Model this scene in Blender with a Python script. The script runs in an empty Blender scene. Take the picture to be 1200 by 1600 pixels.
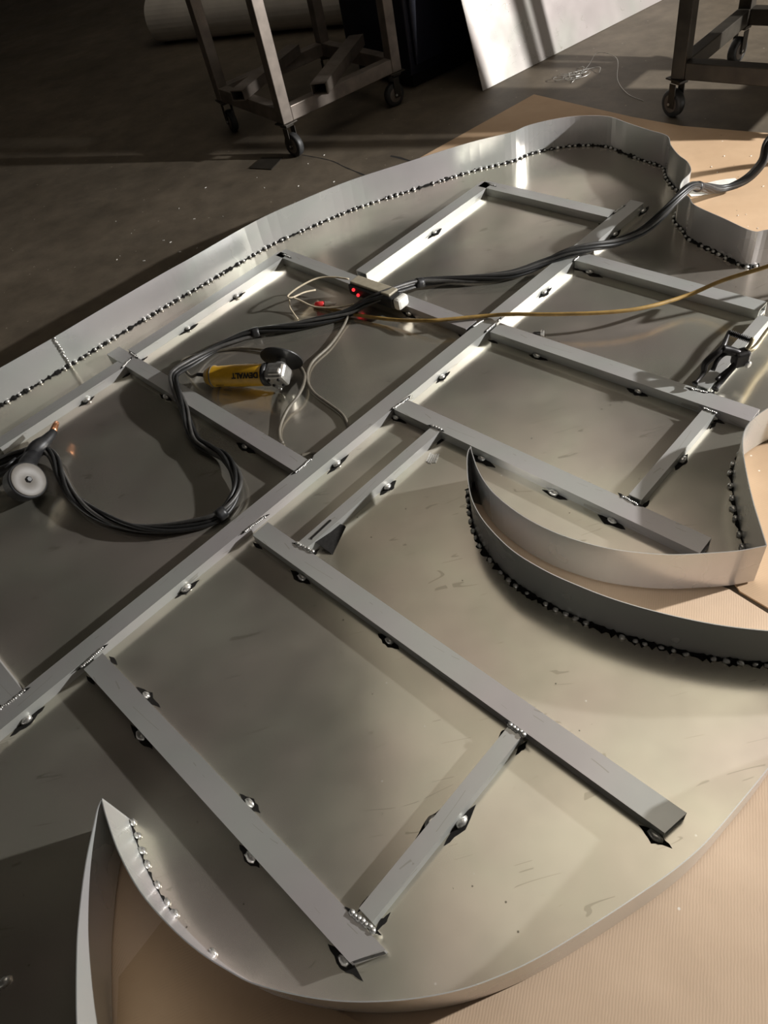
import bpy, bmesh, math, random
from mathutils import Vector, Matrix
from mathutils.geometry import tessellate_polygon

random.seed(7)
scene = bpy.context.scene
C = scene.collection

# ------------------------------------------------------------------ camera
cam_d = bpy.data.cameras.new('camera')
cam = bpy.data.objects.new('camera', cam_d)
C.objects.link(cam)
cam_d.sensor_fit = 'HORIZONTAL'
cam_d.sensor_width = 36.0
cam_d.lens = 36.0 * 1110.0 / 1200.0
cam_d.clip_start = 0.02
_ax = Vector((0.96652, -0.18998, -0.17245))
_au = Vector((0.25658, 0.71564, 0.64963))
_aw = Vector((0.0, 0.67213, -0.74043))
cam.matrix_world = Matrix(((_ax.x, _au.x, -_aw.x, 0.0), (_ax.y, _au.y, -_aw.y, 0.0),
                           (_ax.z, _au.z, -_aw.z, 1.2), (0, 0, 0, 1)))
scene.camera = cam

# ------------------------------------------------------------------ light
world = bpy.data.worlds.new('World')
scene.world = world
world.use_nodes = True
world.node_tree.nodes['Background'].inputs[0].default_value = (0.9, 0.8, 0.62, 1)
world.node_tree.nodes['Background'].inputs[1].default_value = 0.0

LAMP = Vector((4.1, 0.76, 1.42))
ld = bpy.data.lights.new('work_light', 'POINT')
ld.energy = 2200
ld.color = (1.0, 0.985, 0.965)
ld.shadow_soft_size = 0.05
lo = bpy.data.objects.new('work_light', ld)
C.objects.link(lo)
lo.location = LAMP

vs = scene.view_settings
vs.view_transform = 'Standard'
vs.look = 'None'
vs.gamma = 1.0
vs.use_curve_mapping = False
vs.exposure = -0.72

# ------------------------------------------------------------------ helpers
def setp(o, label=None, cat=None, group=None, kind=None):
    if label: o['label'] = label
    if cat: o['category'] = cat
    if group: o['group'] = group
    if kind: o['kind'] = kind
    return o

def adopt(o, parent):
    """parent o (authored in world space) without moving it"""
    o.parent = parent
    m = Matrix.Identity(4)
    p = parent
    chain = []
    while p is not None:
        chain.append(p)
        p = p.parent
    base = Matrix.Identity(4)
    for q in reversed(chain):
        base = base @ q.matrix_parent_inverse @ q.matrix_basis
    o.matrix_parent_inverse = base.inverted()

def link(name, me, mat=None, parent=None, matrix=None):
    o = bpy.data.objects.new(name, me)
    C.objects.link(o)
    if matrix is not None: o.matrix_basis = matrix
    if mat is not None and me is not None and len(me.materials) == 0: me.materials.append(mat)
    if parent is not None: adopt(o, parent)
    return o

def thing(name, loc, label, cat, group=None):
    o = bpy.data.objects.new(name, None)
    C.objects.link(o)
    o.location = loc
    o.empty_display_size = 0.05
    return setp(o, label, cat, group)

def mesh(name, v, f, smooth=False):
    me = bpy.data.meshes.new(name)
    me.from_pydata([tuple(p) for p in v], [], f)
    me.update()
    if smooth:
        for p in me.polygons: p.use_smooth = True
    return me

def bm_mesh(bm, name, smooth=False):
    me = bpy.data.meshes.new(name)
    bm.normal_update()
    bm.to_mesh(me); bm.free()
    if smooth:
        for p in me.polygons: p.use_smooth = True
    return me

def catmull(P, n=6, closed=False):
    P = [Vector(p) for p in P]
    out = []
    for i in range(len(P) - 1):
        p1, p2 = P[i], P[i + 1]
        p0 = P[i - 1] if i > 0 else p1 * 2 - p2
        p3 = P[i + 2] if i + 2 < len(P) else p2 * 2 - p1
        for k in range(n):
            t = k / n
            out.append(0.5 * ((2 * p1) + (p2 - p0) * t + (2 * p0 - 5 * p1 + 4 * p2 - p3) * t * t
                              + (3 * p1 - p0 - 3 * p2 + p3) * t ** 3))
    out.append(P[-1])
    return out

def frames(pts):
    pts = [Vector(p) for p in pts]
    T = []
    for i in range(len(pts)):
        a = pts[max(i - 1, 0)]; b = pts[min(i + 1, len(pts) - 1)]
        d = (b - a)
        T.append(d.normalized() if d.length > 1e-9 else Vector((1, 0, 0)))
    n = T[0].orthogonal().normalized()
    if abs(T[0].z) < 0.9: n = (Vector((0, 0, 1)) - T[0] * T[0].z).normalized()
    res = []
    for t in T:
        n = (n - t * n.dot(t)).normalized()
        res.append((t, n, t.cross(n)))
    return pts, res

def tube_data(pts, rad, seg=8, flat=1.0, cap=True):
    pts, F = frames(pts)
    if not isinstance(rad, (list, tuple)): rad = [rad] * len(pts)
    v, f = [], []
    for p, (t, n, b), r in zip(pts, F, rad):
        for k in range(seg):
            a = 2 * math.pi * k / seg
            v.append(p + n * (math.cos(a) * r * flat) + b * (math.sin(a) * r))
    for i in range(len(pts) - 1):
        for k in range(seg):
            f.append((i * seg + k, i * seg + (k + 1) % seg, (i + 1) * seg + (k + 1) % seg, (i + 1) * seg + k))
    if cap:
        f.append(tuple(range(seg))[::-1])
        f.append(tuple((len(pts) - 1) * seg + k for k in range(seg)))
    return v, f

def tube(name, pts, rad, mat, parent=None, seg=8, flat=1.0):
    v, f = tube_data(pts, rad, seg, flat)
    return link(name, mesh(name, v, f, True), mat, parent)

def box_bm(sx, sy, sz, c=(0, 0, 0), bevel=0.0, bm=None, rot=None):
    """bevelled box of the full sizes given, centred on c"""
    b = bmesh.new()
    bmesh.ops.create_cube(b, size=1.0)
    bmesh.ops.scale(b, vec=(sx, sy, sz), verts=b.verts)
    if bevel > 0:
        bmesh.ops.bevel(b, geom=b.edges[:], offset=bevel, segments=2, affect='EDGES', profile=0.5)
    if rot is not None: bmesh.ops.transform(b, matrix=rot, verts=b.verts)
    bmesh.ops.translate(b, vec=c, verts=b.verts)
    if bm is None: return b
    tmp = bpy.data.meshes.new('tmp'); b.to_mesh(tmp); b.free()
    bm.from_mesh(tmp); bpy.data.meshes.remove(tmp)
    return bm

def lathe_bm(profile, seg=24, matrix=None, bm=None):
    """profile of (x along axis, radius), spun about local X"""
    b = bm or bmesh.new()
    rings = []
    for x, r in profile:
        ring = []
        for k in range(seg):
            a = 2 * math.pi * k / seg
            p = Vector((x, math.cos(a) * r, math.sin(a) * r))
            if matrix is not None: p = matrix @ p
            ring.append(b.verts.new(p))
        rings.append(ring)
    for A, B in zip(rings[:-1], rings[1:]):
        for k in range(seg):
            b.faces.new((A[k], A[(k + 1) % seg], B[(k + 1) % seg], B[k]))
    b.faces.new(rings[0][::-1]); b.faces.new(rings[-1])
    return b

def basis(o, x, z=None):
    x = Vector(x).normalized()
    z = Vector(z if z is not None else (0, 0, 1))
    z = (z - x * z.dot(x)).normalized()
    y = z.cross(x)
    return Matrix(((x.x, y.x, z.x, o[0]), (x.y, y.y, z.y, o[1]), (x.z, y.z, z.z, o[2]), (0, 0, 0, 1)))

def hollow_bar(L, w, h, t=0.003, skew0=0.0, skew1=0.0):
    """open-ended rectangular tube along +X from 0 to L, resting on z=0"""
    v, f = [], []
    for x, sk in ((0.0, skew0), (L, skew1)):
        for inset in (0.0, t):
            for (sy, sz) in ((-1, 0), (1, 0), (1, 1), (-1, 1)):
                y = sy * (w / 2 - inset)
                z = inset if sz == 0 else h - inset
                v.append((x + sk * sy, y, z))
    for k in range(4):
        k2 = (k + 1) % 4
        f.append((k, k2, 8 + k2, 8 + k))          # outer
        f.append((4 + k, 12 + k, 12 + k2, 4 + k2))  # inner
        f.append((k, 4 + k, 4 + k2, k2))            # near rim
        f.append((8 + k, 8 + k2, 12 + k2, 12 + k))  # far rim
    return v, f

# ------------------------------------------------------------------ materials
def mat_new(name):
    m = bpy.data.materials.new(name)
    m.use_nodes = True
    nt = m.node_tree
    return m, nt, nt.nodes['Principled BSDF']

def N(nt, t, **kw):
    n = nt.nodes.new(t)
    for k, v in kw.items():
        if k in n.inputs: n.inputs[k].default_value = v
        else: setattr(n, k, v)
    return n

def ramp(nt, src, stops):
    r = nt.nodes.new('ShaderNodeValToRGB')
    while len(r.color_ramp.elements) < len(stops): r.color_ramp.elements.new(0.5)
    for e, (p, c) in zip(r.color_ramp.elements, stops):
        e.position = p
        e.color = c if len(c) == 4 else (*c, 1)
    nt.links.new(src, r.inputs[0])
    return r

def g(v): return (v, v, v, 1)

def mixc(nt, fac, a, b, mode='MIX'):
    m = nt.nodes.new('ShaderNodeMix')
    m.data_type = 'RGBA'; m.blend_type = mode
    if isinstance(fac, float): m.inputs[0].default_value = fac
    else: nt.links.new(fac, m.inputs[0])
    for i, s in ((6, a), (7, b)):
        if isinstance(s, tuple): m.inputs[i].default_value = s if len(s) == 4 else (*s, 1)
        else: nt.links.new(s, m.inputs[i])
    return m.outputs[2]

def coords(nt, scale=(1, 1, 1), rot=(0, 0, 0), kind='Object'):
    tc = nt.nodes.new('ShaderNodeTexCoord')
    mp = nt.nodes.new('ShaderNodeMapping')
    mp.inputs['Scale'].default_value = scale
    mp.inputs['Rotation'].default_value = rot
    nt.links.new(tc.outputs[kind], mp.inputs[0])
    return mp.outputs[0]

def noise(nt, vec, scale, detail=4, rough=0.55):
    n = nt.nodes.new('ShaderNodeTexNoise')
    n.inputs['Scale'].default_value = scale
    n.inputs['Detail'].default_value = detail
    n.inputs['Roughness'].default_value = rough
    nt.links.new(vec, n.inputs['Vector'])
    return n.outputs['Fac']

def math_n(nt, op, a, b=0.0):
    m = nt.nodes.new('ShaderNodeMath'); m.operation = op
    for i, s in ((0, a), (1, b)):
        if isinstance(s, (int, float)): m.inputs[i].default_value = s
        else: nt.links.new(s, m.inputs[i])
    return m.outputs[0]

def bump(nt, bs, h, strength, dist):
    b = nt.nodes.new('ShaderNodeBump')
    b.inputs['Strength'].default_value = strength
    b.inputs['Distance'].default_value = dist
    nt.links.new(h, b.inputs['Height'])
    nt.links.new(b.outputs[0], bs.inputs['Normal'])

def simple(name, col, rough=0.5, metal=0.0, var=0.12, scale=30.0, spec=0.5):
    m, nt, bs = mat_new(name)
    v = coords(nt)
    n = noise(nt, v, scale, 3)
    lo_ = tuple(c * (1 - var) for c in col); hi_ = tuple(min(1, c * (1 + var)) for c in col)
    r = ramp(nt, n, [(0.3, lo_), (0.7, hi_)])
    nt.links.new(r.outputs[0], bs.inputs['Base Color'])
    bs.inputs['Roughness'].default_value = rough
    bs.inputs['Metallic'].default_value = metal
    bs.inputs['Specular IOR Level'].default_value = spec
    return m

def scratches(nt, specs):
    """thin broken lines: stretched noise kept where it crosses its mid value"""
    tot = None
    for (ang, sc, stretch, width, mask) in specs:
        v = coords(nt, (sc / stretch, sc, sc), (0, 0, ang))
        n = noise(nt, v, 1.0, 1, 0.4)
        d = math_n(nt, 'ABSOLUTE', math_n(nt, 'SUBTRACT', n, 0.5))
        line = math_n(nt, 'LESS_THAN', d, width)
        mk = math_n(nt, 'GREATER_THAN', noise(nt, coords(nt, (1, 1, 1), (0, 0, ang * 2.3 + 1)), 9.0, 2), mask)
        s = math_n(nt, 'MULTIPLY', line, mk)
        tot = s if tot is None else math_n(nt, 'MAXIMUM', tot, s)
    return tot

def aluminium(name, base=(0.62, 0.61, 0.57), metal=0.6, rough=0.24, rvar=0.10, grain=None, smudge=0.25, specks=True, bumpd=0.0, scr=True, haze=0.0):
    m, nt, bs = mat_new(name)
    v = coords(nt)
    n1 = noise(nt, v, 3.2, 4, 0.5)
    n2 = noise(nt, v, 8.0, 2, 0.5)
    dirt = ramp(nt, n1, [(0.35, g(1 - smudge)), (0.62, g(1.0))])
    col = mixc(nt, 1.0, (*base, 1), dirt.outputs[0], 'MULTIPLY')
    tint = ramp(nt, noise(nt, v, 2.1, 2), [(0.36, (1.0, 0.955, 0.935)), (0.5, (0.965, 0.985, 0.93)), (0.64, (1.0, 0.945, 0.94))])
    col = mixc(nt, 1.0, col, tint.outputs[0], 'MULTIPLY')
    if scr:
        s = scratches(nt, [(0.5, 26, 9, 0.006, 0.60), (2.0, 22, 8, 0.005, 0.63), (1.2, 40, 12, 0.006, 0.66)])
        col = mixc(nt, math_n(nt, 'MULTIPLY', s, 0.45), col, (0.30, 0.28, 0.22, 1))
    if specks:
        vo = nt.nodes.new('ShaderNodeTexVoronoi')
        vo.inputs['Scale'].default_value = 42.0
        nt.links.new(v, vo.inputs['Vector'])
        sp = math_n(nt, 'LESS_THAN', vo.outputs['Distance'], 0.075)
        sp = math_n(nt, 'MULTIPLY', sp, math_n(nt, 'GREATER_THAN', noise(nt, v, 6.0, 2), 0.52))
        colr = nt.nodes.new('ShaderNodeSeparateColor')
        nt.links.new(vo.outputs['Color'], colr.inputs[0])
        shade = ramp(nt, colr.outputs[0], [(0.55, (0.10, 0.09, 0.07)), (0.56, (0.85, 0.84, 0.80))])
        col = mixc(nt, math_n(nt, 'MULTIPLY', sp, 0.8), col, shade.outputs[0])
    nt.links.new(col, bs.inputs['Base Color'])
    bs.inputs['Metallic'].default_value = metal
    rr = math_n(nt, 'ADD', math_n(nt, 'MULTIPLY', n2, rvar * 2), rough - rvar)
    if haze > 0:
        hz = ramp(nt, noise(nt, coords(nt, (1, 1.7, 1), (0, 0, 0.6)), 3.4, 4, 0.55), [(0.46, g(0.0)), (0.70, g(1.0))])
        rr = math_n(nt, 'ADD', rr, math_n(nt, 'MULTIPLY', hz.outputs[0], 0.10 * haze))
        mm = math_n(nt, 'SUBTRACT', metal, math_n(nt, 'MULTIPLY', hz.outputs[0], 0.10 * haze))
        nt.links.new(mm, bs.inputs['Metallic'])
    if grain is not None:
        gv = coords(nt, (grain[1], grain[1] * 60, grain[1] * 60), (0, 0, grain[0]))
        gn = noise(nt, gv, 1.0, 2)
        rr = math_n(nt, 'ADD', rr, math_n(nt, 'MULTIPLY', math_n(nt, 'SUBTRACT', gn, 0.5), 0.15))
    nt.links.new(rr, bs.inputs['Roughness'])
    if bumpd > 0:
        bump(nt, bs, noise(nt, v, 2.6, 2, 0.4), 0.35, bumpd)
    return m

M_SHEET = aluminium('sheet_aluminium', (0.72, 0.68, 0.605), 0.84, 0.19, 0.05, bumpd=0.004, haze=0.45)
M_RET = aluminium('return_aluminium', (0.70, 0.705, 0.72), 0.65, 0.26, 0.06, smudge=0.12, specks=False, scr=False)
M_BAR = aluminium('tube_aluminium', (0.58, 0.58, 0.585), 0.62, 0.40, 0.08, smudge=0.15, specks=False)
M_PANEL = aluminium('panel_aluminium', (0.56, 0.53, 0.51), 0.55, 0.30, 0.08, smudge=0.12)
M_BEAD = simple('weld_metal', (0.62, 0.61, 0.58), 0.32, 0.85, 0.25, 300)
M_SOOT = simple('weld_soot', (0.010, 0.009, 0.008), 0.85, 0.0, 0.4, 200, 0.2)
M_CABLE = simple('black_rubber', (0.012, 0.012, 0.012), 0.45, 0.0, 0.3, 60)
M_CABLE2 = simple('grey_rubber', (0.05, 0.048, 0.045), 0.45, 0.0, 0.3, 60)
M_CORD = simple('brown_cord', (0.13, 0.115, 0.09), 0.5, 0.0, 0.2, 80)
M_OCORD = simple('ochre_cord', (0.30, 0.185, 0.05), 0.5, 0.0, 0.25, 60)
M_WIRE = simple('cream_wire', (0.55, 0.47, 0.34), 0.45, 0.0, 0.2, 60)
M_BLACK = simple('black_plastic', (0.014, 0.014, 0.015), 0.45, 0.0, 0.3, 60)
M_BLACKSTEEL = simple('black_steel', (0.022, 0.020, 0.020), 0.38, 0.5, 0.4, 60)
M_YEL = simple('yellow_plastic', (0.42, 0.235, 0.012), 0.42, 0.0, 0.12, 60)
M_CAST = simple('cast_silver', (0.55, 0.54, 0.52), 0.33, 0.8, 0.15, 80)
M_COPPER = simple('copper', (0.80, 0.38, 0.20), 0.30, 0.9, 0.2, 120)
M_GREYPL = simple('grey_plastic', (0.115, 0.104, 0.09), 0.5, 0.0, 0.08, 60)
M_BEIGE = simple('beige_plastic', (0.36, 0.32, 0.24), 0.45, 0.0, 0.12, 60)
M_WHITE = simple('white_plastic', (0.72, 0.70, 0.64), 0.45, 0.0, 0.08, 60)
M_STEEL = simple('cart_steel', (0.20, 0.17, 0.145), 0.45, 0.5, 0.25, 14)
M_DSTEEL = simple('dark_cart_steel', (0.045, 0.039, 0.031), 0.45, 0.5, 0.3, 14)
M_WHEEL = simple('caster_rubber', (0.03, 0.03, 0.03), 0.5, 0.0, 0.3, 50)
M_PAPER = simple('paper', (0.62, 0.58, 0.52), 0.75, 0.0, 0.08, 8)
M_NAVY = simple('navy_paint', (0.005, 0.006, 0.018), 0.5, 0.0, 0.2, 10)
M_WALL = simple('wall_paint', (0.04, 0.036, 0.031), 0.8, 0.0, 0.12, 2)
M_CEIL = simple('ceiling_deck', (0.05, 0.046, 0.041), 0.8, 0.0, 0.10, 2)
M_BOUNCE = simple('bounce_board_white', (0.80, 0.745, 0.66), 0.8, 0.0, 0.06, 2)
M_BRASS = simple('dull_brass', (0.42, 0.36, 0.24), 0.35, 0.8, 0.2, 60)

def led_mat():
    m, nt, bs = mat_new('red_led')
    n = noise(nt, coords(nt), 90, 1)
    r = ramp(nt, n, [(0.2, (1.0, 0.02, 0.03)), (0.8, (1.0, 0.05, 0.06))])
    nt.links.new(r.outputs[0], bs.inputs['Base Color'])
    nt.links.new(r.outputs[0], bs.inputs['Emission Color'])
    bs.inputs['Emission Strength'].default_value = 2.2
    return m
M_LED = led_mat()

def floor_mat():
    m, nt, bs = mat_new('concrete')
    v = coords(nt)
    a = ramp(nt, noise(nt, v, 1.3, 6, 0.6), [(0.3, (0.088, 0.071, 0.050)), (0.7, (0.155, 0.126, 0.092))])
    b = ramp(nt, noise(nt, v, 9.0, 6, 0.7), [(0.35, g(0.75)), (0.65, g(1.1))])
    col = mixc(nt, 1.0, a.outputs[0], b.outputs[0], 'MULTIPLY')
    vo = nt.nodes.new('ShaderNodeTexVoronoi'); vo.inputs['Scale'].default_value = 16
    nt.links.new(v, vo.inputs['Vector'])
    sp = math_n(nt, 'LESS_THAN', vo.outputs['Distance'], 0.05)
    col = mixc(nt, math_n(nt, 'MULTIPLY', sp, 0.5), col, (0.5, 0.45, 0.36, 1))
    nt.links.new(col, bs.inputs['Base Color'])
    rr = math_n(nt, 'ADD', math_n(nt, 'MULTIPLY', noise(nt, v, 4, 4), 0.3), 0.40)
    nt.links.new(rr, bs.inputs['Roughness'])
    bump(nt, bs, noise(nt, v, 40, 5, 0.7), 0.12, 0.004)
    return m
M_FLOOR = floor_mat()

def cardboard_mat(name, ang, lo_c=(0.54, 0.39, 0.265), hi_c=(0.68, 0.505, 0.355)):
    m, nt, bs = mat_new(name)
    v = coords(nt)
    a = ramp(nt, noise(nt, v, 3.0, 5, 0.6), [(0.3, lo_c), (0.7, hi_c)])
    w = nt.nodes.new('ShaderNodeTexWave')
    w.wave_type = 'BANDS'; w.bands_direction = 'X'
    w.inputs['Scale'].default_value = 75.0
    w.inputs['Distortion'].default_value = 2.0
    w.inputs['Detail'].default_value = 1.0
    nt.links.new(coords(nt, (1, 1, 1), (0, 0, ang)), w.inputs['Vector'])
    wr = ramp(nt, w.outputs['Fac'], [(0.1, g(0.90)), (0.6, g(1.0))])
    br = ramp(nt, noise(nt, v, 14.0, 5, 0.7), [(0.46, g(0.0)), (0.66, g(0.8))])
    col = mixc(nt, br.outputs[0], a.outputs[0], mixc(nt, 1.0, a.outputs[0], wr.outputs[0], 'MULTIPLY'))
    vo = nt.nodes.new('ShaderNodeTexVoronoi'); vo.inputs['Scale'].default_value = 26
    nt.links.new(v, vo.inputs['Vector'])
    sp = math_n(nt, 'LESS_THAN', vo.outputs['Distance'], 0.06)
    cs = nt.nodes.new('ShaderNodeSeparateColor'); nt.links.new(vo.outputs['Color'], cs.inputs[0])
    shade = ramp(nt, cs.outputs[0], [(0.6, (0.10, 0.07, 0.05)), (0.61, (0.85, 0.80, 0.72))])
    sp = math_n(nt, 'MULTIPLY', sp, math_n(nt, 'GREATER_THAN', noise(nt, v, 7, 1), 0.55))
    col = mixc(nt, math_n(nt, 'MULTIPLY', sp, 0.7), col, shade.outputs[0])
    nt.links.new(col, bs.inputs['Base Color'])
    bs.inputs['Roughness'].default_value = 0.75
    h = math_n(nt, 'ADD', math_n(nt, 'MULTIPLY', w.outputs['Fac'], 0.12), noise(nt, v, 6, 3))
    bump(nt, bs, h, 0.10, 0.006)
    return m
M_CARD = cardboard_mat('cardboard', 0.5)
M_CARD2 = cardboard_mat('cardboard_turned', 1.4, (0.44, 0.295, 0.175), (0.54, 0.375, 0.235))

# ---- plan of the sign and leads, metres (camera stands above the origin)
FAR = [(-1.2373, 1.8073), (-1.105, 1.8938), (-0.9992, 1.9539), (-0.8466, 2.0461), (-0.6836, 2.1548), (-0.5049, 2.2688), (-0.4021, 2.3285), (-0.1705, 2.4707), (0.0056, 2.5381), (0.1878, 2.591), (0.4152, 2.6187), (0.6444, 2.6415), (0.799, 2.6348), (0.8709, 2.6552), (0.9702, 2.6491), (1.0553, 2.6193), (1.1316, 2.5552), (1.1636, 2.466), (1.197, 2.3727), (1.2264, 2.2975), (1.2054, 2.2258), (1.1947, 2.1505), (1.1957, 2.097), (1.1839, 2.0483), (1.1659, 2.0202), (1.129, 1.9902), (1.1035, 1.9542), (1.0987, 1.9201), (1.0985, 1.884), (1.0915, 1.8355), (1.1216, 1.7337), (1.151, 1.6377), (1.1879, 1.6243), (1.2788, 1.5989)]
CURA = [(0.9128, 0.9989), (0.8699, 1.0082), (0.8308, 1.0005), (0.7853, 0.9808), (0.752, 0.9527), (0.7273, 0.9125), (0.7026, 0.8555), (0.6764, 0.7852), (0.6577, 0.7255), (0.6439, 0.6802)]
CRF = [(0.5944, 0.6849), (0.5383, 0.6979), (0.4857, 0.7127), (0.4353, 0.7345), (0.3861, 0.7623), (0.3388, 0.7996), (0.2975, 0.8423), (0.2585, 0.8995), (0.2275, 0.9714), (0.2172, 1.0396), (0.2208, 1.1174)]
CRN = [(0.2083, 1.0987), (0.1966, 1.0617), (0.1844, 1.0027), (0.1808, 0.9511), (0.1898, 0.8905), (0.2176, 0.8135), (0.2586, 0.7506), (0.3012, 0.7019), (0.352, 0.6523), (0.4142, 0.6035), (0.4854, 0.5573), (0.5552, 0.5228), (0.6181, 0.4984)]
ARC = [(0.4951, 0.3543), (0.4401, 0.3197), (0.4063, 0.3002), (0.3725, 0.2814), (0.3396, 0.2631), (0.2991, 0.243), (0.2525, 0.2252), (0.2005, 0.2094), (0.1504, 0.1953), (0.1014, 0.1822), (0.0539, 0.1708), (0.0064, 0.1625), (-0.0508, 0.1573), (-0.1068, 0.159), (-0.1627, 0.1662), (-0.2184, 0.1784), (-0.2736, 0.1969), (-0.3324, 0.2231), (-0.3654, 0.2447), (-0.4076, 0.2776), (-0.4509, 0.3201), (-0.4982, 0.3778), (-0.535, 0.4423), (-0.559, 0.501), (-0.5716, 0.5389)]
LW = [(-0.5781, 0.5246), (-0.5817, 0.5037), (-0.5905, 0.4397), (-0.5937, 0.3704), (-0.5921, 0.317), (-0.583, 0.2305), (-0.5665, 0.1451)]
BARS = {'M': ((-0.9373, 0.7275), (1.0364, 2.0814)), 'C1': ((-0.655, 0.8738), (-0.1881, 0.236)), 'C2': ((-0.2824, 1.1148), (0.3053, 0.301)), 'C3': ((0.1105, 1.4126), (0.5885, 0.7639)), 'C4': ((0.4274, 1.6258), (0.8546, 1.0608)), 'C5': ((0.7582, 1.861), (1.0754, 1.4172)), 'L1': ((-0.692, 2.023), (-0.1634, 1.2807)), 'L2': ((-0.1149, 2.3643), (0.371, 1.6659)), 'L3': ((0.6392, 2.4745), (0.9373, 2.0479)), 'L0': ((-0.9631, 1.0327), (-0.8191, 0.8337)), 'U0': ((-1.0107, 1.6956), (-0.6578, 1.9372)), 'U1': ((-0.6281, 1.9852), (-0.1065, 2.3536)), 'U2': ((0.1269, 2.0971), (0.6565, 2.4721)), 'S1': ((-0.194, 1.0325), (0.1775, 1.2902)), 'S2': ((-0.1818, 0.2881), (0.1223, 0.505)), 'S3': ((0.5177, 0.9248), (0.7749, 1.111)), 'S4': ((0.8012, 1.1924), (1.0592, 1.38))}
TACKS = [('M', -0.4669, 1.0197), ('M', -0.7982, 0.7946), ('M', -0.0828, 1.2873), ('M', 0.2423, 1.508), ('M', 0.6161, 1.7645), ('M', 0.9106, 1.9688), ('M', 1.0561, 2.0675), ('S1', 0.0191, 1.1671), ('C2', -0.206, 0.9717), ('C2', -0.0514, 0.7581), ('C2', 0.2797, 0.3008), ('C3', 0.0903, 1.398), ('C3', 0.2587, 1.172), ('C3', 0.3759, 1.01), ('C3', 0.4589, 0.8987), ('C4', 0.5053, 1.4856), ('C4', 0.6744, 1.2579), ('C5', 0.7737, 1.7963), ('L1', -0.5227, 1.7447), ('L1', -0.3022, 1.4338), ('L2', 0.2447, 1.8466), ('L3', 0.8024, 2.2601), ('U0', -0.7745, 1.8293), ('U1', -0.4602, 2.0781), ('U1', -0.2841, 2.1868), ('U2', 0.4067, 2.2643), ('S2', -0.0152, 0.3924), ('S2', -0.0528, 0.405), ('S3', 0.6568, 1.0118), ('C1', -0.546, 0.7722), ('C1', -0.5557, 0.6903), ('C1', -0.3572, 0.5079), ('C1', -0.3614, 0.424), ('C1', -0.219, 0.2452), ('C4', 0.7829, 1.1089)]
JOINTS = [('C1', -0.6782, 0.8669, -0.6374, 0.8995), ('C2', -0.3177, 1.1189, -0.2701, 1.1466), ('C3', 0.0916, 1.4031, 0.1337, 1.4256), ('C4', 0.401, 1.6203, 0.4479, 1.6539), ('C5', 0.7375, 1.846, 0.7817, 1.8785), ('L1', -0.1821, 1.2658, -0.1414, 1.2967), ('L2', 0.3746, 1.6557, 0.4182, 1.6783), ('L3', 0.9479, 2.0509, 0.9842, 2.0719), ('L0', -0.8427, 0.818, -0.7966, 0.8451), ('S1', 0.1694, 1.2996, 0.1842, 1.2813), ('S1', -0.2025, 1.0401, -0.173, 1.0076), ('S2', 0.115, 0.5153, 0.1317, 0.4941), ('S2', -0.2012, 0.2961, -0.1738, 0.2664), ('S3', 0.7678, 1.1222, 0.7832, 1.0993), ('S3', 0.4947, 0.9341, 0.5124, 0.9049), ('S4', 0.7729, 1.1932, 0.7971, 1.1704), ('U0', -0.6536, 1.9174, -0.6329, 1.9455), ('U1', -0.6306, 1.9792, -0.6128, 1.9503), ('U1', -0.1048, 2.3399, -0.0894, 2.313), ('U2', 0.6599, 2.4529, 0.6708, 2.4348)]
BUNDLE = [(1.5179, 2.0485, 0.16), (1.4301, 2.0471, 0.13), (1.4056, 2.0228, 0.08), (1.3672, 2.0339, 0.03), (1.2863, 2.035, 0.02), (1.187, 1.9622, 0.08), (1.1117, 1.9052, 0.125), (1.0568, 1.8647, 0.128), (0.9982, 1.8423, 0.1), (0.9489, 1.8515, 0.06), (0.8796, 1.8671, 0.035), (0.7972, 1.8598, 0.045), (0.7302, 1.8642, 0.045), (0.6564, 1.8782, 0.025), (0.5549, 1.8731, 0.014), (0.444, 1.9033, 0.014), (0.3527, 1.939, 0.016), (0.2735, 1.9391, 0.03), (0.1801, 1.8854, 0.055), (0.1115, 1.8931, 0.04), (0.052, 1.8963, 0.02), (-0.0397, 1.8987, 0.012), (-0.1195, 1.9042, 0.012), (-0.2386, 1.9281, 0.012), (-0.3204, 1.9129, 0.012), (-0.391, 1.8835, 0.014), (-0.4426, 1.8393, 0.026), (-0.4725, 1.7989, 0.039), (-0.4864, 1.7661, 0.042), (-0.4746, 1.6937, 0.042), (-0.4589, 1.6205, 0.03), (-0.4494, 1.553, 0.018), (-0.4296, 1.4888, 0.016), (-0.395, 1.4447, 0.018), (-0.3561, 1.3928, 0.022), (-0.3319, 1.3263, 0.024), (-0.329, 1.2698, 0.022), (-0.3501, 1.2242, 0.018), (-0.3859, 1.1944, 0.018), (-0.4399, 1.1917, 0.012), (-0.5185, 1.2068, 0.012), (-0.6074, 1.2486, 0.012), (-0.6935, 1.3182, 0.012), (-0.7582, 1.4007, 0.012), (-0.7999, 1.4887, 0.014), (-0.8269, 1.569, 0.025), (-0.8587, 1.6049, 0.035), (-0.9158, 1.6112, 0.035), (-0.9811, 1.6048, 0.03), (-1.0918, 1.5846, 0.02)]
YCORD = [(1.2097, 1.4265, 0.15), (1.1461, 1.4374, 0.14), (1.0841, 1.4491, 0.12), (1.0084, 1.5072, 0.07), (0.9267, 1.5246, 0.04), (0.807, 1.5134, 0.045), (0.7079, 1.5279, 0.05), (0.586, 1.5775, 0.05), (0.4802, 1.637, 0.045), (0.4268, 1.6739, 0.034), (0.3148, 1.7061, 0.035), (0.2631, 1.7256, 0.034), (0.1806, 1.7942, 0.018), (0.0952, 1.8664, 0.012), (0.0343, 1.9249, 0.01), (-0.0477, 2.0058, 0.006)]
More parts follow.
